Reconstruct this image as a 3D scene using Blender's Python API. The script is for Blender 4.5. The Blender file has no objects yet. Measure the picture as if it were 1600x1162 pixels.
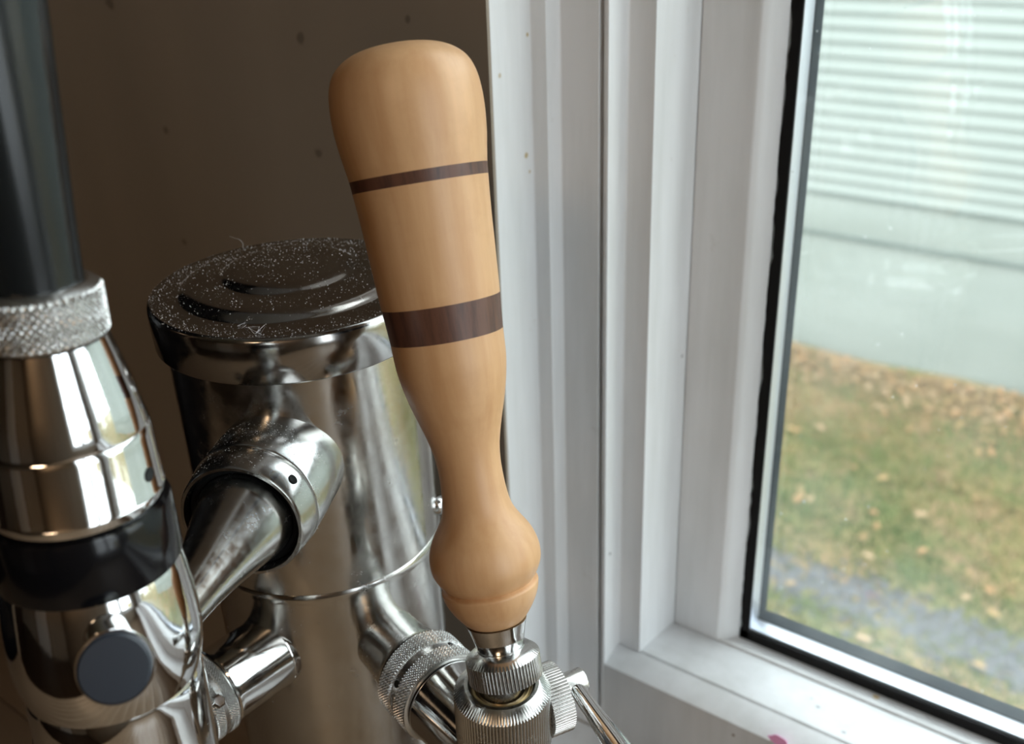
import bpy, bmesh, math, random
from mathutils import Vector, Matrix
import numpy as np
random.seed(7)
PI = math.pi
C = bpy.context.scene.collection
# ---------------------------------------------------------------- camera, light, exposure
EYE = 1.35                                       # camera height above the kitchen floor
R = np.array([[0.80404529, 0.23814902, -0.54479006],
              [0.59356113, -0.37481137, 0.71218089],
              [-0.03458833, -0.89599190, -0.44272132]])   # world axes seen from the camera (right, down, forward)
cam = bpy.data.cameras.new('camera'); camo = bpy.data.objects.new('camera', cam); C.objects.link(camo)
cam.lens = 1581.77 * 36 / 1600; cam.sensor_width = 36; cam.sensor_fit = 'HORIZONTAL'
cam.clip_start = .01; cam.clip_end = 200
m = Matrix(((R[0][0], -R[0][1], -R[0][2], 0), (R[1][0], -R[1][1], -R[1][2], 0), (R[2][0], -R[2][1], -R[2][2], EYE), (0, 0, 0, 1)))
camo.matrix_world = m
cam.dof.use_dof = True; cam.dof.focus_distance = .262; cam.dof.aperture_fstop = 15
bpy.context.scene.camera = camo
W = bpy.data.worlds.new('overcast_sky'); bpy.context.scene.world = W; W.use_nodes = True
wn = W.node_tree.nodes; bg = wn['Background']; bg.inputs[0].default_value = (.90, .96, 1.03, 1); bg.inputs[1].default_value = 5.0
vs = bpy.context.scene.view_settings
vs.view_transform = 'Standard'; vs.look = 'None'; vs.gamma = 1; vs.use_curve_mapping = False; vs.exposure = 0.08
cy = bpy.context.scene.cycles
cy.max_bounces = 10; cy.diffuse_bounces = 5; cy.glossy_bounces = 6; cy.transparent_max_bounces = 12
cy.caustics_reflective = False; cy.caustics_refractive = False; cy.sample_clamp_indirect = 6
try: cy.use_denoising = True
except Exception: pass
def area(name, loc, size, sizey, power, color, rot, portal=False):
    l = bpy.data.lights.new(name, 'AREA'); l.shape = 'RECTANGLE'; l.size = size; l.size_y = sizey
    l.energy = power; l.color = color
    o = bpy.data.objects.new(name, l); C.objects.link(o); o.location = loc; o.rotation_euler = rot
    if portal: l.cycles.is_portal = True
    return o
area('window_portal', (.30, .43, EYE + .12), 1.0, .95, 1, (1, 1, 1), (-PI / 2, 0, 0), True)
area('added_window_portal', (1.0, -.065, 1.55), 1.16, .62, 1, (1, 1, 1), (0, PI / 2, 0), True)  # portal for the added window in the right wall
area('fill_lamp_light', (.4, -1.5, EYE + 1.015), .5, .5, 6, (1, .66, .38), (0, 0, 0))  # dim warm interior fill, added out of view
# ---------------------------------------------------------------- materials
def mat(name, col, rough=.5, metal=0., **k):
    m = bpy.data.materials.new(name); m.use_nodes = True
    b = m.node_tree.nodes['Principled BSDF']
    b.inputs['Base Color'].default_value = (*col, 1); b.inputs['Roughness'].default_value = rough; b.inputs['Metallic'].default_value = metal
    for a, v in k.items(): b.inputs[a.replace('_', ' ')].default_value = v
    return m
def nt(m): return m.node_tree.nodes, m.node_tree.links, m.node_tree.nodes['Principled BSDF']
def texco(m, scale=(1, 1, 1), rot=(0, 0, 0), kind='Object'):
    n, l, b = nt(m); t = n.new('ShaderNodeTexCoord'); mp = n.new('ShaderNodeMapping')
    mp.inputs['Scale'].default_value = scale; mp.inputs['Rotation'].default_value = rot
    l.new(t.outputs[kind], mp.inputs[0]); return mp.outputs[0]
def noise(m, vec, scale, detail=4, rough=.55):
    n, l, b = nt(m); t = n.new('ShaderNodeTexNoise'); t.inputs['Scale'].default_value = scale
    t.inputs['Detail'].default_value = detail; t.inputs['Roughness'].default_value = rough
    l.new(vec, t.inputs['Vector']); return t.outputs['Fac']
def ramp(m, fac, stops, out='Color'):
    n, l, b = nt(m); r = n.new('ShaderNodeValToRGB'); e = r.color_ramp.elements
    while len(e) < len(stops): e.new(.5)
    for q, (p, c) in zip(e, stops): q.position = p; q.color = (*c, 1) if not isinstance(c, (int, float)) else (c, c, c, 1)
    l.new(fac, r.inputs[0]); return r.outputs[0]
def mix(m, fac, a, b_, mode='MIX'):
    n, l, b = nt(m); x = n.new('ShaderNodeMix'); x.data_type = 'RGBA'; x.blend_type = mode
    for s, v in ((0, fac), (6, a), (7, b_)):
        if hasattr(v, 'links') or hasattr(v, 'is_output'): l.new(v, x.inputs[s])
        elif isinstance(v, (int, float)): x.inputs[s].default_value = v
        else: x.inputs[s].default_value = (*v, 1)
    return x.outputs[2]
def setin(m, name, sock): m.node_tree.links.new(sock, m.node_tree.nodes['Principled BSDF'].inputs[name])
def bump(m, h, strength=.2, dist=.001):
    n, l, b = nt(m); u = n.new('ShaderNodeBump'); u.inputs['Strength'].default_value = strength; u.inputs['Distance'].default_value = dist
    l.new(h, u.inputs['Height']); l.new(u.outputs[0], b.inputs['Normal'])
def spots(m, base, lst):
    """marks with a place of their own: (world point, radius, colour)"""
    n, l, b = nt(m); g = n.new('ShaderNodeNewGeometry'); out = base
    wob = n.new('ShaderNodeTexNoise'); wob.inputs['Scale'].default_value = 180; l.new(g.outputs['Position'], wob.inputs['Vector'])
    for p, r, c in lst:
        d = n.new('ShaderNodeVectorMath'); d.operation = 'DISTANCE'; l.new(g.outputs['Position'], d.inputs[0]); d.inputs[1].default_value = p
        a = n.new('ShaderNodeMath'); a.operation = 'MULTIPLY_ADD'; l.new(wob.outputs['Fac'], a.inputs[0]); a.inputs[1].default_value = r * 1.6; l.new(d.outputs['Value'], a.inputs[2])
        mr = n.new('ShaderNodeMapRange'); l.new(a.outputs[0], mr.inputs[0])
        mr.inputs[1].default_value = r * 1.35; mr.inputs[2].default_value = r * 1.9; mr.inputs[3].default_value = 1; mr.inputs[4].default_value = 0
        out = mix(m, mr.outputs[0], out, c)
    return out
def chrome(name, col=(.62, .62, .61), rough=.07, dirt=.25, warm=(.42, .38, .32), scale=220):
    m = mat(name, col, rough, 1.)
    v = texco(m); f = noise(m, v, scale, 6, .7); g = noise(m, v, scale * .18, 4)
    setin(m, 'Roughness', ramp(m, f, [(.35, rough), (.62, rough + dirt * .5), (.80, rough + dirt)]))
    setin(m, 'Base Color', mix(m, ramp(m, g, [(.42, 0.), (.72, .75)]), col, warm))
    bump(m, f, .05, .0003)
    return m
M = {}
M['chrome'] = chrome('polished_chrome', (.66, .66, .66), .05, .16)
M['chrome_fg'] = chrome('bright_chrome', (.72, .72, .72), .035, .05, (.62, .60, .57))
M['worn'] = chrome('worn_chrome', (.55, .55, .54), .14, .25)
M['steel'] = chrome('scuffed_stainless', (.56, .55, .53), .09, .30, (.40, .35, .28), 130)
M['knurl'] = mat('knurled_steel', (.60, .595, .58), .26, 1.)
M['nickel'] = chrome('satin_nickel', (.58, .57, .55), .20, .2)
M['captop'] = chrome('dusty_cap_chrome', (.42, .41, .40), .09, .22, (.34, .30, .27), 260)
M['black'] = mat('black_plastic', (.004, .004, .005), .14, Specular_IOR_Level=.3)
M['handle_black'] = mat('satin_black_handle', (.008, .010, .011), .22, Specular_IOR_Level=.45)
M['rubber'] = mat('black_rubber', (.008, .008, .008), .8, Specular_IOR_Level=.2)
M['button'] = mat('slate_blue_plastic', (.017, .023, .034), .45)
M['brass'] = mat('stained_brass', (.35, .25, .12), .35, .9)
M['dark'] = mat('hole_shade_black', (.004, .004, .004), .8)  # black standing in for the shade inside a hole
def wood(name, a, b_, rough, sc, stretch=(1, 1, .08), bumpy=.1, fig=None):
    m = mat(name, a, rough)
    v = texco(m, stretch); f = noise(m, v, sc, 8, .62)
    col = ramp(m, f, [(.30, b_), (.55, a), (.78, tuple(min(1, x * 1.12) for x in a))])
    if fig:
        v2 = texco(m, (1, 1, 1.6)); g = noise(m, v2, 60, 5, .7)
        col = mix(m, ramp(m, g, [(.5, 0.), (.75, .35)]), col, fig)
    setin(m, 'Base Color', col); bump(m, f, bumpy, .0002); return m
M['maple'] = wood('maple_wood', (.63, .37, .185), (.54, .29, .13), .42, 150, (1, 1, .07), .12, (.49, .26, .115))
M['walnut'] = wood('walnut_wood', (.115, .048, .028), (.045, .018, .012), .42, 500, (1, 1, .10), .2)
M['counter'] = wood('butcher_block_wood', (.25, .18, .12), (.16, .11, .07), .35, 14, (.06, 1, 1), .1)
M['cabinet'] = wood('oak_cabinet_wood', (.16, .07, .03), (.09, .04, .02), .45, 12, (1, 1, .06), .1)
M['darkwood'] = wood('dark_walnut_cabinet', (.035, .02, .014), (.02, .012, .009), .5, 12, (1, 1, .06), .1)
M['floorwood'] = wood('floor_wood', (.04, .027, .02), (.03, .018, .012), .4, 6, (1, .06, 1), .1)
def P3(px, py, axis, val):
    """point where the sight line through a photo pixel meets a plane (used for measured marks)"""
    r = R @ np.array([(px - 800) / 1581.77, (py - 581) / 1581.77, 1.]); t = val / r[axis]; r = r * t
    return (float(r[0]), float(r[1]), float(r[2]) + EYE)
wp = mat('window_paint', (.78, .79, .80), .45)
v = texco(wp, (1, 1, .12)); f = noise(wp, v, 90, 5)
col = ramp(wp, f, [(.3, (.70, .71, .71)), (.6, (.79, .80, .81))])
g = noise(wp, texco(wp), 45, 5, .7)
col = mix(wp, ramp(wp, g, [(.66, 0.), (.74, .45)]), col, (.55, .52, .47))
YEL = (.50, .40, .22); DRK = (.08, .075, .07)
col = spots(wp, col, [(P3(822, 243, 0, -.2113), .0011, YEL), (P3(824, 54, 0, -.2113), .0008, YEL), (P3(781, 118, 0, -.2113), .0009, (.58, .50, .38)),
                      (P3(828, 268, 0, -.2113), .0008, (.56, .48, .34)), (P3(867, 740, 1, .3024), .0007, DRK), (P3(953, 865, 0, -.1851), .0008, DRK),
                      (P3(1075, 577, 0, -.1743), .0009, DRK), (P3(1066, 556, 0, -.1743), .0008, (.3, .3, .29)), (P3(1146, 1148, 1, .3024), .0008, (.20, .13, .09)),
                      (P3(1268, 1090, 2, -.3235), .0010, (.40, .40, .42)), (P3(1278, 1105, 2, -.3235), .0012, (.36, .36, .38)), (P3(1318, 1144, 2, -.3215), .0010, (.42, .42, .44)),
                      (P3(1369, 1088, 2, -.326), .0016, (.62, .48, .26))])
setin(wp, 'Base Color', col); bump(wp, f, .12, .0004)
M['paint'] = wp
bw = mat('brown_wall_paint', (.2, .15, .11), .62)
f = noise(bw, texco(bw, (1, 1, .25)), 9, 4); g = noise(bw, texco(bw, (1, 1, .5)), 70, 3)
col = ramp(bw, f, [(.3, (.27, .225, .175)), (.7, (.33, .272, .21))])
col = mix(bw, ramp(bw, g, [(.72, 0.), (.80, .4)]), col, (.20, .16, .125))
col = spots(bw, col, [(P3(497, 240, 1, .27), .0022, (.17, .135, .105)), (P3(470, 60, 1, .27), .0022, (.17, .135, .105)), (P3(258, 203, 1, .27), .0022, (.17, .135, .105)),
                      (P3(172, 5, 1, .27), .003, (.17, .135, .105)), (P3(289, 378, 1, .27), .002, (.17, .135, .105)), (P3(637, 30, 1, .27), .0018, (.17, .135, .105))])
setin(bw, 'Base Color', col); bump(bw, f, .1, .001)
M['wall'] = bw
M['ceiling'] = mat('ceiling_paint', (.6, .58, .55), .8)
M['siding'] = mat('pale_green_siding', (.36,.40,.375), .5)
f = noise(M['siding'], texco(M['siding'], (.3, 1, 1)), 1.6, 3)
setin(M['siding'], 'Base Color', ramp(M['siding'], f, [(.35, (.235, .262, .235)), (.65, (.29, .318, .29))]))
M['darktrim'] = mat('grey_green_trim', (.12, .145, .13), .6)  # darker grey-green than the siding boards
M['roof'] = mat('grey_shingle', (.08, .08, .085), .9)
gr = mat('lawn_soil', (.12, .12, .05), .9)
v = texco(gr); f = noise(gr, v, 2.2, 5, .65); g = noise(gr, v, 9, 4)
col = ramp(gr, f, [(.38, (.11, .14, .04)), (.50, (.22, .18, .07)), (.60, (.31, .20, .10))])
col = mix(gr, ramp(gr, g, [(.5, 0.), (.7, .5)]), col, (.19, .13, .08))
setin(gr, 'Base Color', col); bump(gr, g, .6, .03)
M['soil'] = gr
M['gravel'] = mat('blue_grey_gravel', (.2, .21, .23), .8)
f = noise(M['gravel'], texco(M['gravel']), 14, 4)
setin(M['gravel'], 'Base Color', ramp(M['gravel'], f, [(.35, (.075, .075, .08)), (.65, (.15, .15, .16))]))
for i, c_ in enumerate([(.115, .165, .040), (.24, .20, .065), (.36, .245, .11), (.085, .13, .035)]): M['grass%d' % i] = mat('grass_blade', c_, .6)
for i, c_ in enumerate([(.40, .22, .10), (.36, .23, .10), (.42, .28, .16)]): M['leaf%d' % i] = mat('dry_leaf', c_, .6)
def glass(name, dirt, tint):
    m = bpy.data.materials.new(name); m.use_nodes = True; n = m.node_tree.nodes; l = m.node_tree.links
    n.remove(n['Principled BSDF']); out = n['Material Output']
    tr = n.new('ShaderNodeBsdfTransparent'); tr.inputs[0].default_value = (*tint, 1)
    gl = n.new('ShaderNodeBsdfGlossy'); gl.inputs['Roughness'].default_value = .02
    lw = n.new('ShaderNodeLayerWeight'); lw.inputs[0].default_value = .5      # same reflectance on both faces of the pane (Schlick)
    pw = n.new('ShaderNodeMath'); pw.operation = 'POWER'; l.new(lw.outputs['Facing'], pw.inputs[0]); pw.inputs[1].default_value = 5
    fr = n.new('ShaderNodeMath'); fr.operation = 'MULTIPLY_ADD'; l.new(pw.outputs[0], fr.inputs[0]); fr.inputs[1].default_value = .96; fr.inputs[2].default_value = .04
    s = n.new('ShaderNodeMixShader'); l.new(fr.outputs[0], s.inputs[0]); l.new(tr.outputs[0], s.inputs[1]); l.new(gl.outputs[0], s.inputs[2])
    tl = n.new('ShaderNodeBsdfTranslucent'); tl.inputs[0].default_value = (.86, .90, .88, 1)
    df = n.new('ShaderNodeBsdfDiffuse'); df.inputs[0].default_value = (.8, .84, .82, 1)
    td = n.new('ShaderNodeMixShader'); td.inputs[0].default_value = .25; l.new(tl.outputs[0], td.inputs[1]); l.new(df.outputs[0], td.inputs[2])
    tc = n.new('ShaderNodeTexCoord'); mp = n.new('ShaderNodeMapping'); mp.inputs['Scale'].default_value = (1, 1, .55); l.new(tc.outputs['Object'], mp.inputs[0])
    a = n.new('ShaderNodeTexNoise'); a.inputs['Scale'].default_value = 26; a.inputs['Detail'].default_value = 3; l.new(mp.outputs[0], a.inputs['Vector'])
    b = n.new('ShaderNodeTexNoise'); b.inputs['Scale'].default_value = 330; b.inputs['Detail'].default_value = 1; l.new(tc.outputs['Object'], b.inputs['Vector'])
    r1 = n.new('ShaderNodeMapRange'); r1.inputs[1].default_value = .40; r1.inputs[2].default_value = .72; r1.inputs[3].default_value = dirt * .35; r1.inputs[4].default_value = dirt * 1.5; l.new(a.outputs['Fac'], r1.inputs[0])
    r2 = n.new('ShaderNodeMapRange'); r2.inputs[1].default_value = .78; r2.inputs[2].default_value = .82; r2.inputs[3].default_value = 0; r2.inputs[4].default_value = .30; l.new(b.outputs['Fac'], r2.inputs[0])
    ad = n.new('ShaderNodeMath'); ad.operation = 'ADD'; ad.use_clamp = True; l.new(r1.outputs[0], ad.inputs[0]); l.new(r2.outputs[0], ad.inputs[1])
    s2 = n.new('ShaderNodeMixShader'); l.new(ad.outputs[0], s2.inputs[0]); l.new(s.outputs[0], s2.inputs[1]); l.new(td.outputs[0], s2.inputs[2])
    l.new(s2.outputs[0], out.inputs[0]); return m
M['glass'] = glass('dusty_window_glass', .035, (.985, 1, .99))
M['glass2'] = glass('outer_window_glass', .02, (.985, 1, .99))
M['alu'] = mat('aluminium_spacer', (.80, .84, .92), .48, .75)
M['seal'] = mat('grey_blue_sealant', (.06, .08, .10), .75)
M['pink'] = mat('pink_paint_smear', (1.0, .42, .72), .6)
M['dust'] = mat('grey_dust', (.62, .60, .58), .9)
M['lint'] = mat('lint', (.75, .73, .72), .8)
# ---------------------------------------------------------------- mesh helpers
def tag(o, label=None, cat=None, group=None, kind=None):
    if label: o['label'] = label
    if cat: o['category'] = cat
    if group: o['group'] = group
    if kind: o['kind'] = kind
    return o
def empty(name, loc, label, cat, group=None):
    o = bpy.data.objects.new(name, None); o.empty_display_size = .02; C.objects.link(o); o.location = loc
    return tag(o, label, cat, group)
bpy.context.view_layer.update()
def link(name, verts, faces, material, parent=None, smooth=None, mw=None, origin=None):
    """verts are world (or mw-local) points; origin moves the object's own origin"""
    me = bpy.data.meshes.new(name); mw = mw or Matrix.Identity(4)
    if origin is not None and mw == Matrix.Identity(4): mw = Matrix.Translation(origin); verts = [tuple(Vector(p) - Vector(origin)) for p in verts]
    me.from_pydata([tuple(p) for p in verts], [], faces); me.validate(); me.update()
    mats = material if isinstance(material, (list, tuple)) else [material]
    for x in mats: me.materials.append(x)
    o = bpy.data.objects.new(name, me); C.objects.link(o)
    if parent is not None:
        o.parent = parent; o.matrix_local = Matrix.Translation(-Vector(parent_world(parent))) @ mw
    else: o.matrix_local = mw
    if smooth:
        me.polygons.foreach_set('use_smooth', [True] * len(me.polygons)); me.set_sharp_from_angle(angle=math.radians(smooth))
    return o
def parent_world(p):
    v = Vector((0, 0, 0))
    while p is not None: v += p.location; p = p.parent
    return v
def frame(origin, axis):
    z = Vector(axis).normalized(); x = Vector((0, 0, 1)).cross(z)
    if x.length < 1e-4: x = Vector((1, 0, 0))
    x.normalize(); y = z.cross(x)
    m = Matrix(((x.x, y.x, z.x, origin[0]), (x.y, y.y, z.y, origin[1]), (x.z, y.z, z.z, origin[2]), (0, 0, 0, 1)))
    return m
def dense(pr, step):
    out = [pr[0]]
    for a, b in zip(pr, pr[1:]):
        n = max(1, int(math.hypot(b[0] - a[0], b[1] - a[1]) / step))
        for i in range(1, n + 1): out.append((a[0] + (b[0] - a[0]) * i / n, a[1] + (b[1] - a[1]) * i / n))
    return out
def catmull(pr, n=5):
    out = []
    for i in range(len(pr) - 1):
        p0 = pr[max(i - 1, 0)]; p1 = pr[i]; p2 = pr[i + 1]; p3 = pr[min(i + 2, len(pr) - 1)]
        for k in range(n):
            t = k / n
            out.append(tuple(.5 * (2 * p1[j] + (p2[j] - p0[j]) * t + (2 * p0[j] - 5 * p1[j] + 4 * p2[j] - p3[j]) * t * t + (3 * p1[j] - p0[j] - 3 * p2[j] + p3[j]) * t ** 3) for j in (0, 1)))
    out.append(pr[-1]); return out
K = 1.0            # size of the assembly being built (the nearer ones are a little smaller)
def lathe(name, prof, origin, axis, material, parent, seg=96, mod=None, smooth=40, closed=False):
    """prof = [(h, r)] along the axis; mod(h, r, angle) changes the radius (ribs, knurling)"""
    V = []; F = []; n = len(prof); P = list(prof)
    rings = []
    for h, r in P:
        if r < 1e-6: V.append((0, 0, h * K)); rings.append([len(V) - 1] * seg)
        else:
            ids = []
            for k in range(seg):
                a = 2 * PI * k / seg; q = (mod(h, r, a) if mod else r) * K
                V.append((q * math.cos(a), q * math.sin(a), h * K)); ids.append(len(V) - 1)
            rings.append(ids)
    pairs = list(zip(rings, rings[1:]))
    if closed: pairs.append((rings[-1], rings[0]))
    for A, B in pairs:
        for k in range(seg):
            k2 = (k + 1) % seg
            f = [A[k], A[k2], B[k2], B[k]]; g = []
            for x in f:
                if x not in g: g.append(x)
            if len(g) > 2: F.append(g)
    if not closed:
        if P[0][1] > 1e-6: F.append(rings[0][::-1])
        if P[-1][1] > 1e-6: F.append(rings[-1])
    o = link(name, V, F, material, parent, smooth, frame(origin, axis))
    bm = bmesh.new(); bm.from_mesh(o.data); bmesh.ops.recalc_face_normals(bm, faces=bm.faces); bm.to_mesh(o.data); bm.free()
    if smooth: o.data.polygons.foreach_set('use_smooth', [True] * len(o.data.polygons)); o.data.set_sharp_from_angle(angle=math.radians(smooth))
    return o
def prism(name, poly, axis, a0, a1, material, parent=None, bev=0., origin=None):
    """extrude a 2-D outline: axis 2 = outline in (x, y) run along z; axis 0 = outline in (y, z) run along x"""
    n = len(poly); V = []
    for a in (a0, a1):
        for p, q in poly: V.append((p, q, a) if axis == 2 else (a, p, q) if axis == 0 else (p, a, q))
    F = [list(range(n))[::-1], list(range(n, 2 * n))] + [[i, (i + 1) % n, n + (i + 1) % n, n + i] for i in range(n)]
    if origin is None: origin = V[0]
    o = link(name, V, F, material, parent, None, None, origin)
    bm = bmesh.new(); bm.from_mesh(o.data); bmesh.ops.recalc_face_normals(bm, faces=bm.faces)
    if bev:
        bmesh.ops.bevel(bm, geom=[e for e in bm.edges], offset=bev, segments=2, affect='EDGES', clamp_overlap=True, profile=.6)
    bm.to_mesh(o.data); bm.free()
    if bev: o.data.polygons.foreach_set('use_smooth', [True] * len(o.data.polygons)); o.data.set_sharp_from_angle(angle=math.radians(35))
    return o
def box(name, lo, hi, material, parent=None, bev=0.):
    return prism(name, [(lo[0], lo[1]), (hi[0], lo[1]), (hi[0], hi[1]), (lo[0], hi[1])], 2, lo[2], hi[2], material, parent, bev)
Z = lambda z: z + EYE
def S(o): o['kind'] = 'structure'; return o
# ---------------------------------------------------------------- room shell
YW = .27; YO = .40; WX_ = .86
S(box('floor', (-2.4, -3.2, -.12), (WX_ + .13, YO, 0), M['floorwood']))
S(box('ceiling', (-2.4, -3.2, 2.40), (WX_ + .13, YO, 2.5), M['ceiling']))
XL = -.2113; XR = .60 + .2113; ZT = .58
S(prism('wall_back', [(-2.4, YW), (XL, YW), (XL, YW + .0015), (XL - .003, YW + .0015), (XL - .003, YO), (-2.4, YO)], 2, 0, 2.4, M['wall']))
S(box('wall_back_right', (XR, YW, 0), (WX_ + .13, YO, 2.4), M['wall']))
S(box('wall_back_below', (XL - .003, YW, 0), (XR, YO, Z(-.40)), M['wall']))
S(box('wall_back_above', (XL - .003, YW, Z(ZT)), (XR, YO, 2.4), M['wall']))
S(box('wall_left', (-2.5, -3.2, 0), (-2.4, YO, 2.4), M['wall']))
# right wall with an unseen window added to supply the cool side light
WX = .86; W0, W1, WZ0, WZ1 = -.36, .235, .98, 2.12
S(box('wall_right', (WX, -3.2, 0), (WX + .13, W0, 2.4), M['wall'])); S(box('wall_right_end', (WX, W1, 0), (WX + .13, YW, 2.4), M['wall']))
S(box('wall_right_below', (WX, W0, 0), (WX + .13, W1, WZ0), M['wall'])); S(box('wall_right_above', (WX, W0, WZ1), (WX + .13, W1, 2.4), M['wall']))
w2 = bpy.data.objects.new('added_side_window', None); C.objects.link(w2); w2.location = (WX + .05, (W0 + W1) / 2, WZ0); w2['kind'] = 'structure'
for y in (W0, (W0 + W1) / 2 - .025, W1 - .05): box('frame_post', (WX + .03, y + .0005, WZ0), (WX + .10, y + .0495, WZ1), M['paint'], w2, .002)
for z in (WZ0, WZ1 - .05): box('frame_rail', (WX + .03, W0 + .051, z), (WX + .10, (W0 + W1) / 2 - .026, z + .05), M['paint'], w2, .002); box('frame_rail', (WX + .03, (W0 + W1) / 2 + .026, z), (WX + .10, W1 - .051, z + .05), M['paint'], w2, .002)
for y in (W0 + .04, (W0 + W1) / 2 + .02): box('pane', (WX + .06, y, WZ0 + .04), (WX + .064, y + .24, WZ1 - .04), M['glass2'], w2)
S(box('wall_front', (-2.5, -3.3, 0), (WX_ + .13, -3.2, 2.4), M['wall']))
# window: stepped casing, outer frame, sash, gasket, spacer, two panes
def mir(poly): return [(.60 - x, y) for x, y in poly][::-1]
casing = [(XL - .0029, .2716), (XL, .2716), (XL, .294), (-.2049, .294), (-.2049, .3024), (-.189, .3024), (-.189, .3065), (XL - .0029, .3065)]
S(prism('trim_1', casing, 2, Z(-.3648), Z(ZT), M['paint'], None, .0006))
S(prism('trim_2', mir(casing), 2, Z(-.3648), Z(ZT), M['paint'], None, .0006))
S(box('trim_3', (XL - .0029, .236, Z(-.395)), (XR, .3024, Z(-.365)), M['paint'], None, .002))        # window stool
S(box('trim_4', (XL, .2716, Z(.545)), (XR, .3065, Z(ZT)), M['paint'], None, .001))
win = bpy.data.objects.new('window_1', None); C.objects.link(win); win.location = (.30, .35, Z(-.365)); win['kind'] = 'structure'
jamb = [(-.1851, .3024), (-.1851, .3153), (-.1743, .3153), (-.1743, YO), (XL - .0029, YO), (XL - .0029, .3067), (-.1872, .3067), (-.1872, .3024)]
prism('frame_jamb', jamb, 2, Z(-.3648), Z(.60), M['paint'], win, .0008)
prism('frame_jamb', mir(jamb), 2, Z(-.3648), Z(.60), M['paint'], win, .0008)
sill = [(.3024, Z(-.3648)), (.3024, Z(-.3236)), (.3150, Z(-.3204)), (.3150, Z(-.3220)), (.3164, Z(-.3220)), (.3164, Z(-.3203)), (.3482, Z(-.3264)), (.3485, Z(-.3290)), (.3740, Z(-.3290)), (.3760, Z(-.3310)), (YO, Z(-.3470)), (YO, Z(-.3648))]
o = prism('frame_sill', sill, 0, -.1853, .7853, M['paint'], win, .0007)
box('frame_head', (-.1853, .3024, Z(.54)), (.7853, YO, Z(.60)), M['paint'], win, .001)
stile = [(-.1740, .3481), (-.1514, .3481), (-.1492, .3500), (-.1443, .3562), (-.1443, .380), (-.1740, .380)]
prism('sash_stile', stile, 2, Z(-.3263), Z(.54), M['paint'], win, .0007)
prism('sash_stile', mir(stile), 2, Z(-.3263), Z(.54), M['paint'], win, .0007)
rail = [(.3484, Z(-.3266)), (.3484, Z(-.3254)), (.3502, Z(-.3252)), (.3514, Z(-.3264)), (.3562, Z(-.3262)), (.3562, Z(-.340)), (.3484, Z(-.340))]
prism('sash_rail', rail, 0, -.1739, .7739, M['paint'], win, .0004)
box('sash_rail', (-.1739, .3481, Z(.505)), (.7739, .380, Z(.54)), M['paint'], win, .001)
# gasket with a ragged inner edge
def ragged(x0, x1, n, base, amp):
    return [(x0 + (x1 - x0) * i / n, base + amp * (math.sin(i * .9) * .5 + math.sin(i * .37 + 1) * .7 + random.uniform(-.6, .6))) for i in range(n + 1)]
def strip_mesh(pts_in, pts_out, d0, d1, name, material, parent, vertical):
    V = []; F = []; n = len(pts_in)
    for d in (d0, d1):
        for (a, b), (a2, b2) in zip(pts_in, pts_out):
            V.append((b, d, a) if vertical else (a, d, b)); V.append((b2, d, a2) if vertical else (a2, d, b2))
    k = 2 * n
    for i in range(n - 1):
        j = 2 * i
        F += [[j, j + 1, j + 3, j + 2], [k + j + 2, k + j + 3, k + j + 1, k + j], [j + 2, k + j + 2, k + j, j], [j + 1, k + j + 1, k + j + 3, j + 3]]
    F += [[0, k, k + 1, 1], [k - 2, k - 1, 2 * k - 1, 2 * k - 2]]
    return link(name, V, F, material, parent, None, None, V[0])
n = 220
gi = ragged(Z(-.3262), Z(.505), n, -.1440, .0006); go = [(a, -.1398) for a, b in gi]
strip_mesh(gi, go, .3564, .3576, 'gasket', M['rubber'], win, True)
gb = [(-.1440 + .918 * i / n, Z(-.3266)) for i in range(n + 1)]; gt = [(a, Z(-.3212)) for a, b in gb]
strip_mesh(gb, gt, .3564, .3577, 'gasket', M['rubber'], win, False)
box('pane', (-.1445, .3578, Z(-.330)), (.7445, .3590, Z(.51)), M['glass'], win)
box('pane', (-.1400, .3720, Z(-.330)), (.7400, .3732, Z(.51)), M['glass2'], win)
prism('spacer', [(-.1440, .3592), (-.1402, .3592), (-.1402, .3689), (-.1440, .3689)], 2, Z(-.3252), Z(.505), M['alu'], win, .0005)
prism('sealant', [(-.1440, .3690), (-.1398, .3690), (-.1378, .3716), (-.1440, .3716)], 2, Z(-.3252), Z(.505), M['seal'], win, .0006)
prism('spacer', [(.3592, Z(-.3280)), (.3592, Z(-.3213)), (.3674, Z(-.3213)), (.3674, Z(-.3280))], 0, -.1440, .744, M['alu'], win, .0005)
prism('sealant', [(.3675, Z(-.3240)), (.3675, Z(-.3206)), (.3716, Z(-.3178)), (.3716, Z(-.3240))], 0, -.1440, .744, M['seal'], win, .0006)
# pink smear on the front edge of the sill
pv = []; c0 = Vector(P3(1215, 1156, 1, .3022))
for k in range(14):
    a = 2 * PI * k / 14; rr = random.uniform(.8, 1.15); pv.append((c0.x + .0038 * rr * math.cos(a), .3022, c0.z + .0026 * rr * math.sin(a)))
pv2 = [(x, .3024, z) for x, y, z in pv]
pk = link('paint_smear', pv + pv2, [list(range(14)), list(range(14, 28))[::-1]] + [[i, (i + 1) % 14, 14 + (i + 1) % 14, 14 + i][::-1] for i in range(14)], M['pink'], None, None, None, tuple(c0))
tag(pk, 'small bright pink smear on the front face of the white window sill', 'paint smear')
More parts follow.
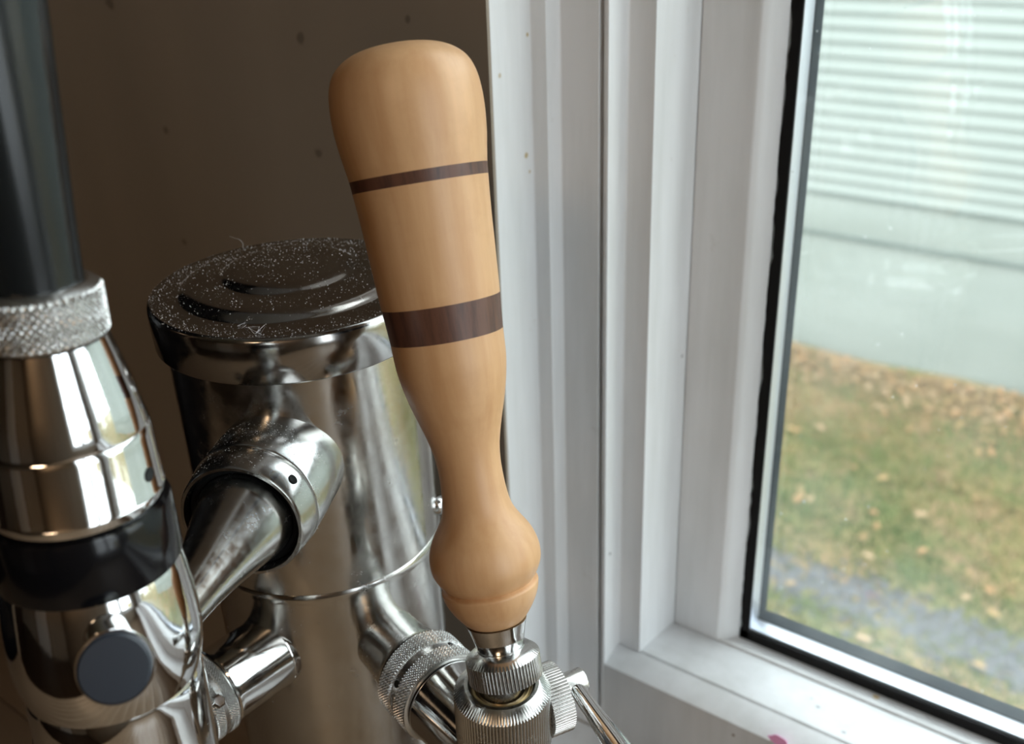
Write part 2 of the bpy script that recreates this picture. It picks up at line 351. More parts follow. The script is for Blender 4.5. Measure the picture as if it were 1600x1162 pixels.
# ---------------------------------------------------------------- kitchen counter and things the chrome mirrors
ct = empty('countertop', (-.3, -.1, Z(-.48)), 'long wooden butcher block countertop under the chrome beer tower', 'countertop')
for i in range(14):
    y0 = -.36 + i * .045
    box('plank', (-.650, y0 + .0004, Z(-.48)), (.859, y0 + .0446, Z(-.4405 - .0003 * (i % 2))), M['counter'], ct, .0008)
cab = empty('base_cabinet', (-.3, -.1, 0), 'oak base cabinet carrying the wooden countertop', 'cabinet')
box('body', (-.650, -.30, .09), (.859, .2698, Z(-.4801)), M['cabinet'], cab)
box('plinth', (-.645, -.26, 0), (.85, .2698, .09), M['cabinet'], cab)
for i in range(3):
    d = box('door', (-.645 + i * .50, -.322, .11), (-.155 + i * .50, -.3005, Z(-.50)), M['cabinet'], cab, .003)
    lathe('handle', [(0, 0), (0, .006), (.012, .005), (.02, .012), (.026, .010), (.027, 0)], (-.20 + i * .50, -.3225, .7), (0, -1, 0), M['nickel'], d, 20)
fr = empty('added_fridge', (-1.04, -.05, 0), 'unseen tall black fridge added at the left end of the counter for dark reflections', 'added_fridge')  # added out of view so the column mirrors black on its left
box('body', (-1.40, -.38, .02), (-.68, .269, 1.9), M['black'], fr, .006)
box('reflection_strip', (-.679, -.40, .0), (-.655, -.36, 2.0), M['counter'], fr, .002)  # tan strip added for the column to mirror
d = box('door', (-1.40, -.45, .05), (-.68, -.405, 1.88), M['black'], fr, .01)
box('handle', (-.75, -.49, .9), (-.72, -.452, 1.5), M['nickel'], d, .004)
tc = empty('added_cabinet', (-2.1, -1.6, 0), 'unseen tall dark walnut cabinet added against the left kitchen wall for dark reflections', 'cabinet')  # added out of view, kept dark and wide for the chrome's reflections
box('body', (-2.399, -2.6, 0), (-1.90, -.47, 2.3), M['darkwood'], tc)
for i in range(4):
    d = box('door', (-1.8995, -2.58 + i * .525, .06), (-1.878, -2.07 + i * .525, 2.25), M['darkwood'], tc, .003)
    lathe('handle', [(0, 0), (0, .006), (.012, .005), (.02, .012), (.026, .010), (.027, 0)], (-1.8775, -2.13 + i * .525, 1.1), (1, 0, 0), M['nickel'], d, 20)
dr = bpy.data.objects.new('door_1', None); C.objects.link(dr); dr.location = (-.6, -3.19, 0); dr['kind'] = 'structure'
box('door_leaf', (-.98, -3.199, .01), (-.20, -3.16, 2.03), M['ceiling'], dr, .004)
for x in (-1.07, -.19): box('door_casing', (x, -3.199, 0), (x + .085, -3.14, 2.12), M['counter'], dr, .004)
box('door_casing', (-1.07, -3.199, 2.04), (-.105, -3.135, 2.12), M['counter'], dr, .004)
lp = empty('fill_lamp', (.4, -1.5, 2.4), 'added round flush ceiling fill lamp, out of view, with a frosted glass bowl', 'lamp')  # fixture added to go with the interior fill light
em = mat('fill_lamp_glow', (.9, .8, .7), .5); em.node_tree.nodes['Principled BSDF'].inputs['Emission Color'].default_value = (1, .8, .6, 1); em.node_tree.nodes['Principled BSDF'].inputs['Emission Strength'].default_value = 3
lathe('base', [(0, 0), (0, .27), (.018, .27), (.018, 0)], (.4, -1.5, 2.381), (0, 0, 1), M['nickel'], lp, 48)
lathe('bowl', [(0, .265), (.006, .262), (.010, .24), (.012, 0)], (.4, -1.5, 2.3805), (0, 0, -1), em, lp, 48)
# ---------------------------------------------------------------- beer tower
TX, TY = -.2217, .1840
tw = empty('beer_tower', (TX, TY, Z(-.4405)), 'polished stainless beer tower column with a dusty round cap, beside the window', 'beer tower')
up = (0, 0, 1)
ZC = Z(-.1063)
col_prof = [(-.3342 + .004, .0372), (-.10, .0374), (-.0893, .0376), (-.0890, .0382), (-.0874, .0384), (-.0858, .0382), (-.0855, .0379), (-.06, .0380), (-.0125, .0381)]
lathe('column', dense(col_prof, .012), (TX, TY, ZC), up, M['steel'], tw, 160)
lathe('base_flange', [(-.3342, 0), (-.3342, .058), (-.330, .058), (-.326, .050), (-.318, .0395), (-.318, 0)], (TX, TY, ZC), up, M['steel'], tw, 96)
cap_p = [(-.0136, .0383), (-.0136, .0404), (-.0130, .0409), (-.004, .0412), (-.0016, .0411), (-.0006, .0407), (0, .0399), (-.0001, .0385),
         (.0003, .0350), (.0008, .0325), (.0022, .0304), (.0031, .0280), (.0035, .0240), (.0039, .0205), (.0052, .0182), (.0060, .0158), (.0063, .0120), (.0064, .006), (.0064, 0)]
cap = lathe('cap', catmull(cap_p[:2], 1)[:1] + cap_p[1:6] + catmull(cap_p[6:], 4), (TX, TY, ZC), up, M['captop'], tw, 192, None, 50)
# screw on the right flank just above the seam
ux, uy = TX / math.hypot(TX, TY), TY / math.hypot(TX, TY); px_, py_ = -uy * -1, ux * -1
be = math.radians(15); nx = -ux * math.sin(be) + px_ * math.cos(be); ny = -uy * math.sin(be) + py_ * math.cos(be)
lathe('set_screw', [(-.001, 0), (-.001, .0034), (.0012, .0034), (.0020, .0028), (.0021, .0014), (.0014, .0012), (.0014, 0)], (TX + nx * .038, TY + ny * .038, Z(-.1855)), (nx, ny, 0), M['chrome'], tw, 32)
def dirv(az, el=0): return Vector((math.cos(az) * math.cos(el), math.sin(az) * math.cos(el), math.sin(el)))
D1 = dirv(math.radians(-16.4)); O1 = Vector((TX, TY, Z(-.217)))
D2 = dirv(math.radians(-93.2)); K2, K3 = .962, .965; EY = Vector((0, 0, EYE)); O2 = EY + (Vector((TX, TY, Z(-.2268))) - EY) * K2
D3 = dirv(math.radians(-62.4), .0099); O3 = EY + (Vector((TX, TY, Z(-.1536))) - EY) * K3
lathe('shank_sleeve', catmull([(.030, .0104), (.040, .0106), (.046, .0112), (.0515, .0122), (.0538, .0133)], 4), O1, D1, M['worn'], tw, 96)
K = K2
lathe('shank_sleeve', [(.0200, .0118), (.0278, .0124), (.0283, .0122), (.0288, .0124), (.0480, .0125), (.0492, .0128), (.0498, .0124), (.0500, .0115)], O2, D2, M['chrome'], tw, 96)
K = K3
lathe('shank_collar', [(.0160, .0180), (.0275, .0183), (.0458, .0184), (.0463, .0181), (.0467, .0183), (.0480, .0181), (.0552, .0172), (.0560, .0168), (.0560, .0160), (.0535, .0155), (.0500, .0154), (.0500, 0)], O3, D3, M['worn'], tw, 128)
ring_gasket = lathe('o_ring', [(.0500, .0135), (.0532, .0136), (.0536, .0145), (.0532, .0153), (.0500, .0153)], O3, D3, M['rubber'], tw, 96)
def on_ring(O, D, L, r, ang):
    f = frame(O, D); return f @ Vector((r * K * math.cos(ang), r * K * math.sin(ang), L * K)), (f.to_3x3() @ Vector((math.cos(ang), math.sin(ang), 0)))
def find_ang(O, D, L, r, px, py):
    best = None
    for k in range(720):
        a = k * PI / 360; p, nrm = on_ring(O, D, L, r, a); q = R.T @ np.array([p.x, p.y, p.z - EYE])
        if nrm.dot(Vector((0, 0, EYE)) - p) < 0: continue
        e = (800 + 1581.77 * q[0] / q[2] - px) ** 2 + (581 + 1581.77 * q[1] / q[2] - py) ** 2
        if best is None or e < best[0]: best = (e, a)
    return best[1]
def pin(parent, O, D, L, r, px, py, rr, name='hole_shade_disc'):
    p, nr = on_ring(O, D, L, r, find_ang(O, D, L, r, px, py))
    lathe(name, [(-.001, 0), (-.001, rr * 1.25), (.00008, rr * 1.25), (.00012, rr), (.00004, rr * .9), (.00004, 0)], p, nr, M['dark'], parent, 20)  # no real opening: a black disc paints the shade of a hole
pin(tw, O3, D3, .0505, .0179, 461, 745, .0011)
K = 1.0
# ---------------------------------------------------------------- dust and lint on the cap
def flakes(name, pts, size, material, parent, label=None):
    V = []; F = []
    for p, nrm in pts:
        t = nrm.orthogonal().normalized(); b = nrm.cross(t); k = len(V); s = size * random.choice([.35, .5, .5, .7, .7, 1, 1.6]); a0 = random.random() * 6
        for j in range(3):
            a = a0 + j * 2.1 + random.uniform(-.4, .4); V.append(p + (t * math.cos(a) + b * math.sin(a)) * s + nrm * .00002)
        V.append(p + nrm * s * .9); F += [(k, k + 1, k + 3), (k + 1, k + 2, k + 3), (k + 2, k, k + 3), (k + 2, k + 1, k)]
    o = link(name, [tuple(v) for v in V], F, material, parent, None, None, tuple(V[0])); o['kind'] = 'stuff'; return o
def cap_h(r):
    for (h0, r0), (h1, r1) in zip(cap_p[4:], cap_p[5:]):
        if r1 <= r <= r0: return h0 + (h1 - h0) * (r0 - r) / max(1e-9, r0 - r1)
    return 0
pts = []
while len(pts) < 5500:
    r = .0405 * math.sqrt(random.random()); a = random.random() * 2 * PI
    x, y = r * math.cos(a), r * math.sin(a)
    # thick on the side away from the kitchen and on the left, thin towards the window
    w = .25 + .9 * max(0, (-x * .8 + y * .7) / .04) + (.7 if r > .036 else 0) + .5 * (math.sin(x * 330) * math.sin(y * 410) > .3)
    if random.random() > w: continue
    pts.append((Vector((TX + x, TY + y, ZC + cap_h(r))), Vector((0, 0, 1))))
flakes('dust', pts, .00014, M['dust'], cap)
def dustline(O, D, L0, L1, rr, n, size, parent):
    pts = []
    f = frame(O, D)
    while len(pts) < n:
        a = random.random() * 2 * PI; nr = f.to_3x3() @ Vector((math.cos(a), math.sin(a), 0))
        if nr.z < .25 or random.random() > nr.z: continue
        t = random.random(); L = L0 + (L1 - L0) * t; rad = rr(L) if callable(rr) else rr
        pts.append((f @ (Vector((rad * math.cos(a), rad * math.sin(a), L)) * K3), nr))
    return flakes('dust', pts, size, M['dust'], parent)
dustline(O3, D3, .0330, .0455, .01835, 500, .00014, tw)
dustline(O3, D3, .0475, .0550, lambda L: .0181 - (L - .048) * .125, 320, .00014, tw)
def hair(name, pts, r, parent=None, mt=None):
    cu = catmull3(pts, 6); V = []; F = []
    for i, p in enumerate(cu):
        t = (cu[min(i + 1, len(cu) - 1)] - cu[max(i - 1, 0)]).normalized(); a = t.orthogonal().normalized(); b = t.cross(a)
        for j in range(4): V.append(tuple(p + (a * math.cos(j * PI / 2) + b * math.sin(j * PI / 2)) * r))
    for i in range(len(cu) - 1):
        for j in range(4): F.append([i * 4 + j, i * 4 + (j + 1) % 4, i * 4 + 4 + (j + 1) % 4, i * 4 + 4 + j])
    return link(name, V, F, mt or M['lint'], parent, 60, None, V[0])
def catmull3(P, n):
    P = [Vector(p) for p in P]; out = []
    for i in range(len(P) - 1):
        p0, p1, p2, p3 = P[max(i - 1, 0)], P[i], P[i + 1], P[min(i + 2, len(P) - 1)]
        for k in range(n):
            t = k / n; out.append(.5 * (2 * p1 + (p2 - p0) * t + (2 * p0 - 5 * p1 + 4 * p2 - p3) * t * t + (3 * p1 - p0 - 3 * p2 + p3) * t ** 3))
    out.append(P[-1]); return out
def pix(px, py, dep):
    r = R @ np.array([(px - 800) / 1581.77, (py - 581) / 1581.77, 1.]); return Vector(r * dep) + Vector((0, 0, EYE))
q = Vector((TX + .0396 * math.cos(2.80), TY + .0396 * math.sin(2.80), ZC))
h1 = hair('lint_thread', [q, q + Vector((.0003, .0002, .0014)), q + Vector((-.0006, -.0004, .0028)), q + Vector((-.0018, -.0012, .0033)), q + Vector((-.0030, -.002, .0039))], .00005)
tag(h1, 'fine pale lint thread standing up from the far rim of the tower cap', 'lint')
q = Vector((TX + .018, TY - .029, ZC))
tp = [q + Vector((random.uniform(-.005, .005), random.uniform(-.003, .003), random.uniform(.0001, .0010))) for _ in range(16)]
tag(hair('lint_thread', tp, .00005), 'tangled pale lint curl lying on the front of the tower cap', 'lint')
# ---------------------------------------------------------------- right faucet
A1 = Vector((-.26245331, .14440327, .95407859)).normalized(); HS = .8216
HP = Vector((-.18324842 * HS, .20748801 * HS, -.11835682 * HS + EYE))
def ribs(n, amp):
    return lambda h, r, a: r + amp * (abs(math.sin(a * n / 2)) ** .6 - .5)
def rib_zone(n, amp, h0, h1):
    def f(h, r, a):
        if h0 - 1e-7 <= h <= h1 + 1e-7: return r - amp * (1 - abs(math.sin(a * n / 2)) ** .8)
        return r
    return f
def knurl(zones, pitch_n, amp, pz):
    def f(h, r, a):
        for h0, h1 in zones:
            if h0 <= h <= h1:
                u = a * pitch_n; w = (h - h0) / pz * 2 * PI
                return r + amp * (min(abs(math.sin((u + w) / 2)), abs(math.sin((u - w) / 2))) ** .8 * 2 - 1.0)
        return r
    return f
def collar(parent, O, D, L0, r, width, material):
    z1 = (L0 + .0008, L0 + width * .38); z2 = (L0 + width * .62, L0 + width - .0008)
    pr = [(L0, r - .0012), (L0 + .0002, r - .0002), (L0 + .0007, r)] + [(z1[0] + (z1[1] - z1[0]) * i / 44, r) for i in range(45)] + \
         [(z1[1] + .0003, r - .0006), (z2[0] - .0003, r - .0006)] + [(z2[0] + (z2[1] - z2[0]) * i / 44, r) for i in range(45)] + [(L0 + width - .0003, r), (L0 + width, r - .0008)]
    return lathe('knurled_collar', pr, O, D, material, parent, 1000, knurl([z1, z2], 88, .00042, .00102), 25)
fa = empty('beer_faucet', tuple(O1 + D1 * .0540), 'chrome beer faucet under the wooden tap handle, with knurled collar and ribbed side knob', 'faucet', 'chrome faucets on the beer tower')
collar(fa, O1, D1, .0548, .0142, .0149, M['knurl'])
for px, py in ((612, 1065), (706, 999)): pin(fa, O1, D1, .0622, .0136, px, py, .0009)
lathe('gasket_ring', [(.0690, .0122), (.0697, .0128), (.0704, .0122)], O1, D1, M['rubber'], fa, 96)
LC = .0990
lathe('body', catmull([(.0700, .0120), (.0704, .0130), (.0722, .0130), (.0760, .0127), (.0850, .0120), (.0930, .0116), (.1020, .0112), (.1085, .0096), (.1115, .0060), (.112, 0)], 5), O1, D1, M['chrome'], fa, 96)
NC = O1 + D1 * LC; NC.z = Z(-.2)
lathe('spout', catmull([(-.085, .0056), (-.060, .0062), (-.040, .0085), (-.030, .0105), (-.020, .0114), (-.004, .0115), (.0, .0110)], 4), (NC.x, NC.y, Z(-.2)), up, M['chrome'], fa, 64)
# bonnet nut: ribbed, chamfered, open on top
zt = .0108
np_ = [(-.0090, .0110)] + [(-.0085 + i * (zt - .0028 + .0085) / 12, .0128) for i in range(13)] + [(zt - .0024, .0124), (zt - .0003, .0103), (zt, .0098), (zt, .0089), (zt - .0006, .0082), (zt - .0012, .0078), (zt - .0060, .0076), (zt - .0060, 0)]
lathe('bonnet_nut', np_, (NC.x, NC.y, Z(-.2)), up, M['worn'], fa, 88 * 8, rib_zone(88, .00042, -.0086, zt - .0027), 30)
lathe('seal_ring', [(zt - .0055, .0060), (zt - .0016, .0062), (zt - .0012, .0072), (zt - .0016, .0077), (zt - .0055, .0077)], (NC.x, NC.y, Z(-.2)), up, M['brass'], fa, 64, closed=True)
lathe('ball_joint', catmull([(zt - .006, .0052), (zt - .003, .0058), (zt + .0005, .0050), (zt + .003, .0042)], 5), (NC.x, NC.y, Z(-.2)), up, M['nickel'], fa, 48)
# lever collar and ferrule, on the tilted handle axis
hb = -.0947
lp_ = [(hb, .0070), (hb + .0001, .0088)] + [(hb + .0004 + i * .0060 / 8, .0097) for i in range(9)] + [(hb + .0065, .0095), (hb + .0078, .0080), (hb + .0083, .0069), (hb + .0086, .0062), (hb + .0088, .0061)]
lathe('lever_collar', lp_, HP, A1, M['worn'], fa, 62 * 8, rib_zone(62, .00036, hb + .0003, hb + .00645), 30)
lathe('ferrule', [(hb + .0085, .0058), (hb + .0088, .0060), (hb + .0130, .0070), (hb + .0158, .0078), (hb + .0161, .0079), (hb + .0161, .0072), (hb + .0150, .0068), (hb + .0150, 0)], HP, A1, M['chrome'], fa, 80)
lathe('stud', [(hb + .0145, .0062), (hb + .0158, .0062), (hb + .0158, 0)], HP, A1, M['brass'], fa, 40)
# side flow knob and its lever
DK = dirv(math.radians(62)); OK = Vector((NC.x, NC.y, Z(-.2012)))
kp = [(.0100, .0060), (.0105, .0088)] + [(.0108 + i * .0062 / 10, .0096) for i in range(11)] + [(.0173, .0090), (.0176, .0060)]
lathe('flow_knob', kp, OK, DK, M['nickel'], fa, 66 * 8, rib_zone(66, .00036, .0106, .0171), 30)
lathe('flow_stem', [(.0170, .0036), (.0238, .0037), (.0244, .0033), (.0245, 0)], OK + Vector((0, 0, .0022)), DK, M['nickel'], fa, 48)
s0 = OK + DK * .0213; 
lv0 = pix(903, 1079, .260); lv1 = pix(985, 1195, .236)
ax = lv1 - lv0; LL = ax.length
lathe('flow_lever', catmull([(-.0010, .0010), (-.0002, .0019), (.003, .0021), (LL * .4, .0024), (LL * .7, .0029), (LL, .0032), (LL + .002, .0024), (LL + .0025, 0)], 4), lv0, ax, M['chrome'], fa, 40)
# ---------------------------------------------------------------- wooden tap handle
th = empty('tap_handle', tuple(HP + A1 * (-.098 * HS)), 'turned pale maple tap handle with two dark walnut bands, screwed upright on the right faucet', 'tap handle')
hp = [(79.3, 0), (79.1, 6), (78.2, 11.5), (76.3, 16), (73.2, 19.4), (69, 21.2), (64, 21.9), (58.5, 21.95), (52.5, 21.45), (47.5, 20.7), (43.6, 20.15), (40.2, 19.85), (34, 19.35), (28, 18.95), (22, 18.65), (16, 18.3), (10.5, 18.0), (5.9, 17.7),
      (0.5, 17.25), (-4.6, 16.9), (-9, 16.75), (-13, 16.5), (-17.5, 15.85), (-22, 14.9), (-26, 13.85), (-30, 12.65), (-35, 11.25), (-40, 10.15), (-45, 9.7), (-49, 9.72), (-53.5, 9.95), (-57.5, 10.5), (-60.5, 11.5), (-63.5, 13.2), (-66.5, 15.1), (-69.5, 16.4), (-73, 17.2), (-76.5, 17.1), (-79.0, 16.2), (-81, 15.1), (-82.2, 14.2)]
hp2 = [(-82.2, 14.2), (-82.6, 13.9), (-83.0, 14.5), (-83.5, 15.1), (-84.3, 15.15), (-87, 14.5), (-90, 13.1), (-92.5, 11.5), (-94.4, 10.0), (-95.5, 8.9), (-95.9, 7.5), (-95.9, 0)]
full = catmull(hp[::-1], 6)
def seg_prof(a, b): 
    pts = [p for p in full if a + 1e-6 < p[0] < b - 1e-6]
    def at(h):
        for p, q2 in zip(full, full[1:]):
            if p[0] <= h <= q2[0]: return (h, p[1] + (q2[1] - p[1]) * (h - p[0]) / max(1e-9, q2[0] - p[0]))
        return full[-1] if h > 0 else full[0]
    return [at(a)] + pts + [at(b)]
k = HS / 1000
def wseg(name, pr, material): 
    return lathe(name, [(h * k, r * k) for h, r in pr], HP, A1, material, th, 160, None, 60)
wseg('maple_section', [(h, r) for h, r in seg_prof(43.6, 79.29)] + [(79.3, 0)], M['maple'])
o = wseg('walnut_band', seg_prof(40.2, 43.6), M['walnut']); o['label'] = 'narrow dark walnut band'
wseg('maple_section', seg_prof(5.9, 40.2), M['maple'])
o = wseg('walnut_band', seg_prof(-4.6, 5.9), M['walnut']); o['label'] = 'wide dark walnut band'
wseg('maple_section', [(-95.9, 0), (-95.9, 7.5)] + [p for p in catmull(hp2[::-1][1:], 3)][1:-1] + [p for p in seg_prof(-82.2, -4.6)], M['maple'])
# ---------------------------------------------------------------- lower left faucet, mostly hidden by the tall tap
K = K2
fb = empty('beer_faucet', tuple(O2 + D2 * .0502), 'chrome beer faucet low on the left of the tower, half hidden behind the black-handled tap', 'faucet', 'chrome faucets on the beer tower')
collar(fb, O2, D2, .0502, .0133, .0090, M['knurl'])
lathe('coupling_nut', [(.0594, .0105), (.0596, .0118), (.0602, .0122), (.0690, .0120), (.0700, .0105)], O2, D2, M['nickel'], fb, 8, None, 20)
lathe('body', catmull([(.0700, .0100), (.0760, .0110), (.0850, .0116), (.0960, .0112), (.1030, .0090), (.1060, .004), (.1062, 0)], 5), O2, D2, M['chrome'], fb, 64)
def near_px(O, D, L0, L1, r, px, py):
    best = None
    for i in range(24):
        L = L0 + (L1 - L0) * i / 23; a = find_ang(O, D, L, r, px, py); p, nr = on_ring(O, D, L, r, a); q = R.T @ np.array([p.x, p.y, p.z - EYE])
        e = (800 + 1581.77 * q[0] / q[2] - px) ** 2 + (581 + 1581.77 * q[1] / q[2] - py) ** 2
        if best is None or e < best[0]: best = (e, p, nr)
    return best[1], best[2]
lathe('clamp_plate', [(-.0012, 0), (-.0012, .0046), (.0004, .0048), (.0008, .0044), (.0008, 0)], *near_px(O2, D2, .0594, .0690, .0118, 326, 1066), M['chrome'], fb, 32)
NB = O2 + D2 * .0930 * K2
lathe('spout', catmull([(-.085, .0056), (-.060, .0062), (-.040, .0085), (-.030, .0105), (-.020, .0112), (-.006, .0112)], 4), (NB.x, NB.y, Z(-.2068 * K2)), up, M['chrome'], fb, 48)
bp_ = [(-.0090, .0100)] + [(-.0085 + i * .0100 / 8, .0112) for i in range(9)] + [(.0021, .0108), (.0036, .0090), (.0036, 0)]
lathe('bonnet_nut', bp_, (NB.x, NB.y, Z(-.2100 * K2)), up, M['worn'], fb, 88 * 6, rib_zone(88, .0004, -.0086, .0016), 30)
lathe('lever_stem', [(.003, .004), (.010, .0035), (.012, .0055), (.016, .0055), (.017, 0)], (NB.x, NB.y, Z(-.2100 * K2)), up, M['chrome'], fb, 32)
# ---------------------------------------------------------------- tall foreground tap
K = K3
FP = EY + Vector((-.172, .080, -.1566)) * K3; FA = Vector((-.0252, .0598, .9979)).normalized()
ft = empty('stout_faucet', tuple(O3 + D3 * .0505), 'large chrome tap at far left with tall black handle, black band and blue-grey button', 'faucet')
lathe('horn', catmull([(.0500, .0132), (.0530, .0134), (.0556, .0131), (.0600, .0121), (.0660, .0106), (.0730, .0090), (.0800, .0076), (.0870, .0065), (.0940, .0058), (.1010, .0056)], 5), O3, D3, M['worn'], ft, 96)
lathe('bulb_body', catmull([(-.0060, .0120), (-.0020, .0150), (.0020, .0165), (.0060, .0179), (.0105, .0190), (.0150, .0194), (.0200, .0192), (.0260, .0186), (.0310, .0179), (.0338, .0172)], 5), FP, FA, M['chrome_fg'], ft, 160)
lathe('cup', [(-.085, 0), (-.085, .0150), (-.070, .0182), (-.030, .0186), (.0015, .0182), (.0052, .0180), (.0062, .0177), (.0062, .0170), (.0052, .0166), (-.003, .0163), (-.005, .0160), (-.005, 0)], FP, FA, M['chrome_fg'], ft, 160)
lathe('black_band', [(.0336, .0165), (.0337, .0178), (.0344, .0181), (.0462, .0176), (.0470, .0173), (.0471, .0160)], FP, FA, M['black'], ft, 128)
lathe('bonnet', [(.0466, .0140), (.0472, .0161), (.0482, .0166), (.0500, .0168), (.0505, .0165), (.0620, .0160), (.0628, .0158), (.0633, .0155), (.0640, .0156), (.0710, .0141), (.0805, .0117), (.0822, .0112), (.0824, .0100)], FP, FA, M['chrome_fg'], ft, 160, None, 30)
pin(ft, FP, FA, .0545, .0164, 238, 745, .0012)
kz = (.0832, .0915)
kpf = [(.0824, .0106), (.0826, .0112), (.0831, .0114)] + [(kz[0] + (kz[1] - kz[0]) * i / 40, .0115) for i in range(41)] + [(.0919, .0113), (.0926, .0104), (.0930, .0096), (.0930, .0060)]
lathe('knurled_collar', kpf, FP, FA, M['knurl'], ft, 640, knurl([kz], 48, .00042, .0016), 25)
lathe('handle', catmull([(.0900, .0088), (.0960, .0089), (.1050, .0093), (.1200, .0101), (.1400, .0112), (.1600, .0124), (.1850, .0134), (.2050, .0138), (.2120, .0128), (.2150, .009), (.2158, 0)], 4), FP, FA, M['handle_black'], ft, 96)
bc = pix(180, 1042, .1905 * K3); bd = (Vector((0, 0, EYE)) - bc).normalized(); bd = (bd + Vector((.10, -.22, -.15))).normalized()
lathe('button_ring', [(-.0100, .0050), (-.0042, .0060), (-.0016, .0068), (-.0004, .0072), (.0002, .0071), (.0002, .0066), (-.0010, .0062), (-.0010, 0)], bc, bd, M['chrome_fg'], ft, 80)
o = lathe('button', [(-.0010, .0060), (.0002, .0067), (.0014, .0067), (.0019, .0062), (.0020, .0040), (.0020, 0)], bc, bd, M['button'], ft, 80); o['label'] = 'blue-grey round push button'
K = 1.0
# hexagonal bolt on the rim of the lower left faucet's collar
_p = Vector((-.205236, .121790, 1.138051)); _n = _p - O2; _n = (_n - D2 * _n.dot(D2)).normalized()
lathe('hex_bolt', [(-.001, 0), (-.001, .0021), (.0022, .0021), (.0028, .0015), (.0028, 0)], _p, (_n + Vector((0, 0, .3))).normalized(), M['chrome'], fb, 6, None, 20)
# ---------------------------------------------------------------- outside: lawn, gravel, leaves, neighbouring house
GZ = EYE - 2.88
def gh(x, y): return GZ + .025 * math.sin(x * 1.7 + .4) * math.cos(y * 1.3) + .012 * math.sin(x * 5.1 + y * 3.3) + .008 * math.sin(y * 9 + x * 2)
V = []; F = []; nx_, ny_ = 90, 60
for j in range(ny_ + 1):
    for i in range(nx_ + 1):
        x = -9 + 16 * i / nx_; y = .6 + 5.6 * j / ny_; V.append((x, y, gh(x, y)))
for j in range(ny_):
    for i in range(nx_): a = j * (nx_ + 1) + i; F.append([a, a + 1, a + nx_ + 2, a + nx_ + 1])
S(link('lawn', V, F, M['soil'], None, 60, None, (0, 3, GZ)))
S(box('ground', (-30, YO, GZ - 1), (30, 30, GZ - .06), M['soil']))
def stones(n):
    V = []; F = []
    ico = [(0, 0, 1), (1, 0, 0), (0, 1, 0), (-1, 0, 0), (0, -1, 0), (0, 0, -1)]; fi = [(0, 1, 2), (0, 2, 3), (0, 3, 4), (0, 4, 1), (5, 2, 1), (5, 3, 2), (5, 4, 3), (5, 1, 4)]
    for _ in range(n):
        x = random.uniform(-5.0, 3.2); y = 3.62 + random.gauss(0, .09) - .02 * x; s = random.uniform(.008, .022); k = len(V)
        for v in ico: V.append((x + v[0] * s * random.uniform(.7, 1.2), y + v[1] * s * random.uniform(.7, 1.2), gh(x, y) + .006 + v[2] * s * .6))
        F += [[a + k for a in f] for f in fi]
    return V, F
V, F = stones(8000)
tag(link('gravel_strip', V, F, M['gravel'], None, None, None, (-1, 3.6, GZ)), 'band of blue-grey gravel crossing the lawn nearest the window', 'gravel', None, 'stuff')
V = []; F = []; mi = []
for _ in range(92000):
    x = random.uniform(-5.0, 3.2); y = random.uniform(2.7, 5.93)
    if abs(y - 3.62 + .02 * x) < .12 and random.random() < .8: continue
    h = random.uniform(.018, .05); a = random.random() * 6.28; w = .0035; dx, dy = math.cos(a), math.sin(a); z = gh(x, y); k = len(V); ln = random.uniform(.2, .9) * h
    V += [(x - dy * w, y + dx * w, z), (x + dy * w, y - dx * w, z), (x + dx * ln * .4 + dy * w * .6, y + dy * ln * .4, z + h * .6), (x + dx * ln, y + dy * ln, z + h * .9)]
    F += [(k, k + 1, k + 2), (k, k + 2, k + 3)]
    s = math.sin(x * 2.3 + 1) + math.sin(y * 3.1 + x) + random.gauss(0, .7); q = 3 if s < -1.5 else 0 if s < .1 else 1 if s < 1.0 else 2
    if y > 4.9 + random.random() * .8: q = 2
    mi += [q, q]
g_ = link('grass', V, F, [M['grass%d' % i] for i in range(4)], None, None, None, (-1, 4, GZ)); g_.data.polygons.foreach_set('material_index', mi)
tag(g_, 'patchy short green and straw coloured grass of the lawn outside the window', 'grass', None, 'stuff')
V = []; F = []; mi = []
def leaf(x, y, s):
    a = random.random() * 6.28; k = len(V); z = gh(x, y) + random.uniform(.02, .045); q = random.randrange(3); ti = random.uniform(-.3, .3)
    for px, py, pz in [(-1, 0, 0), (-.4, .5, .2), (.4, .45, .15), (1, 0, 0), (.4, -.45, .15), (-.4, -.5, .2), (0, 0, 0)]:
        V.append((x + s * (px * math.cos(a) - py * math.sin(a)), y + s * (px * math.sin(a) + py * math.cos(a)), z + s * (pz + ti * px)))
    for j in range(6): F.append((k + j, k + (j + 1) % 6, k + 6)); mi.append(q)
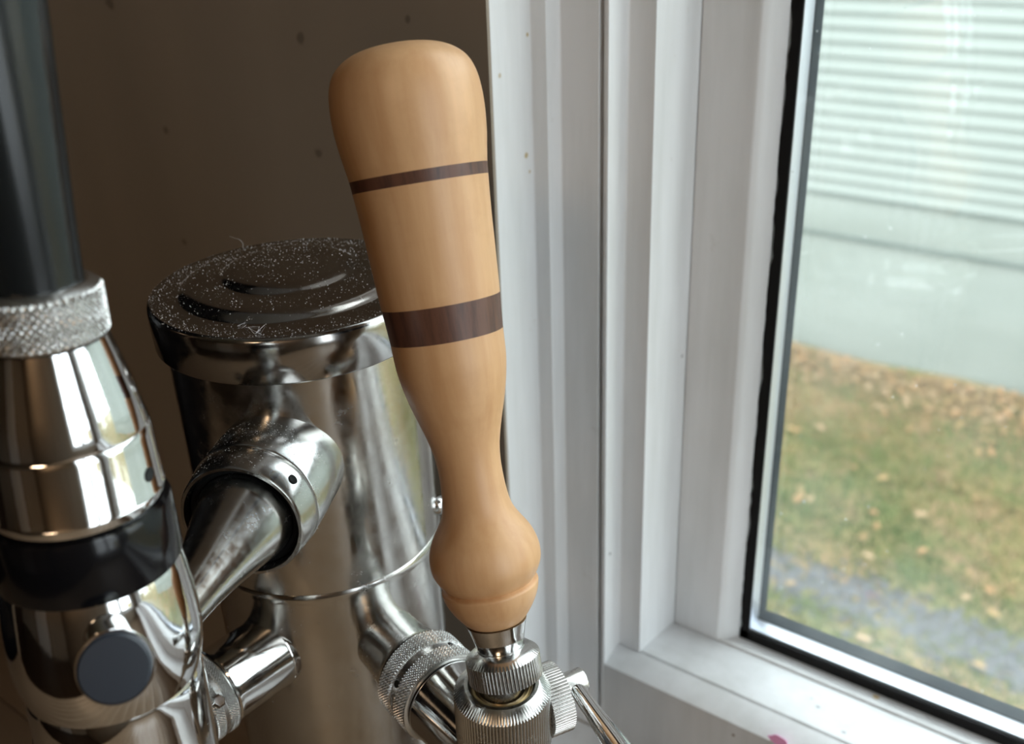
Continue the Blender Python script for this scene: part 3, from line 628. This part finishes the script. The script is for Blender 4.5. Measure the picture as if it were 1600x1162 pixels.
for _ in range(1300):
    leaf(random.uniform(-5.0, 3.2), 5.90 - abs(random.gauss(0, .22)), random.uniform(.018, .036))
for _ in range(260):
    leaf(random.uniform(-5.0, 3.2), random.uniform(2.8, 5.8), random.uniform(.02, .038))
lf = link('fallen_leaves', V, F, [M['leaf%d' % i] for i in range(3)], None, None, None, (-1, 5, GZ)); lf.data.polygons.foreach_set('material_index', mi)
tag(lf, 'orange-brown fallen leaves scattered on the lawn, thickest along the neighbouring house', 'leaves', None, 'stuff')
YH = 6.0; hx0, hx1 = -9.0, 6.5
ho = empty('neighbouring_house', (-1, YH, GZ), 'pale green neighbouring house with horizontal lap siding across the lawn', 'house')
box('wall_core', (hx0, YH + .03, GZ - .05), (hx1, YH + 5, EYE + .95), M['siding'], ho)
box('foundation_panel', (hx0, YH + .004, GZ - .05), (hx1, YH + .029, EYE - 2.115), M['siding'], ho)
box('trim_board', (hx0, YH - .012, EYE - 2.115), (hx1, YH + .029, EYE - 2.085), M['darktrim'], ho)
box('skirt_board', (hx0, YH - .002, EYE - 2.085), (hx1, YH + .029, EYE - 1.848), M['siding'], ho, .002)
box('trim_board', (hx0, YH - .020, EYE - 1.848), (hx1, YH + .029, EYE - 1.822), M['darktrim'], ho)
lap = .0804; base = EYE - 1.822; nl = int((EYE + .93 - base) / lap)
sd = None
for i in range(nl):
    if sd is None:
        sd = prism('siding_board', [(YH - .022, 0), (YH + .028, 0), (YH + .028, lap + .004), (YH + .0145, lap + .004), (YH - .020, .006)], 0, hx0, hx1, M['siding'], ho, 0, (hx0, YH, 0)); sd.location.z += base
    else:
        c = sd.copy(); C.objects.link(c); c.parent = ho; c.location = sd.location + Vector((0, 0, i * lap)); c.matrix_parent_inverse = sd.matrix_parent_inverse
rf = prism('roof', [(YH - .45, EYE + .93), (YH - .45, EYE + 1.02), (YH + 2.6, EYE + 2.1), (YH + 5.4, EYE + 1.02), (YH + 5.4, EYE + .93)], 0, hx0 - .3, hx1 + .3, M['roof'], ho)
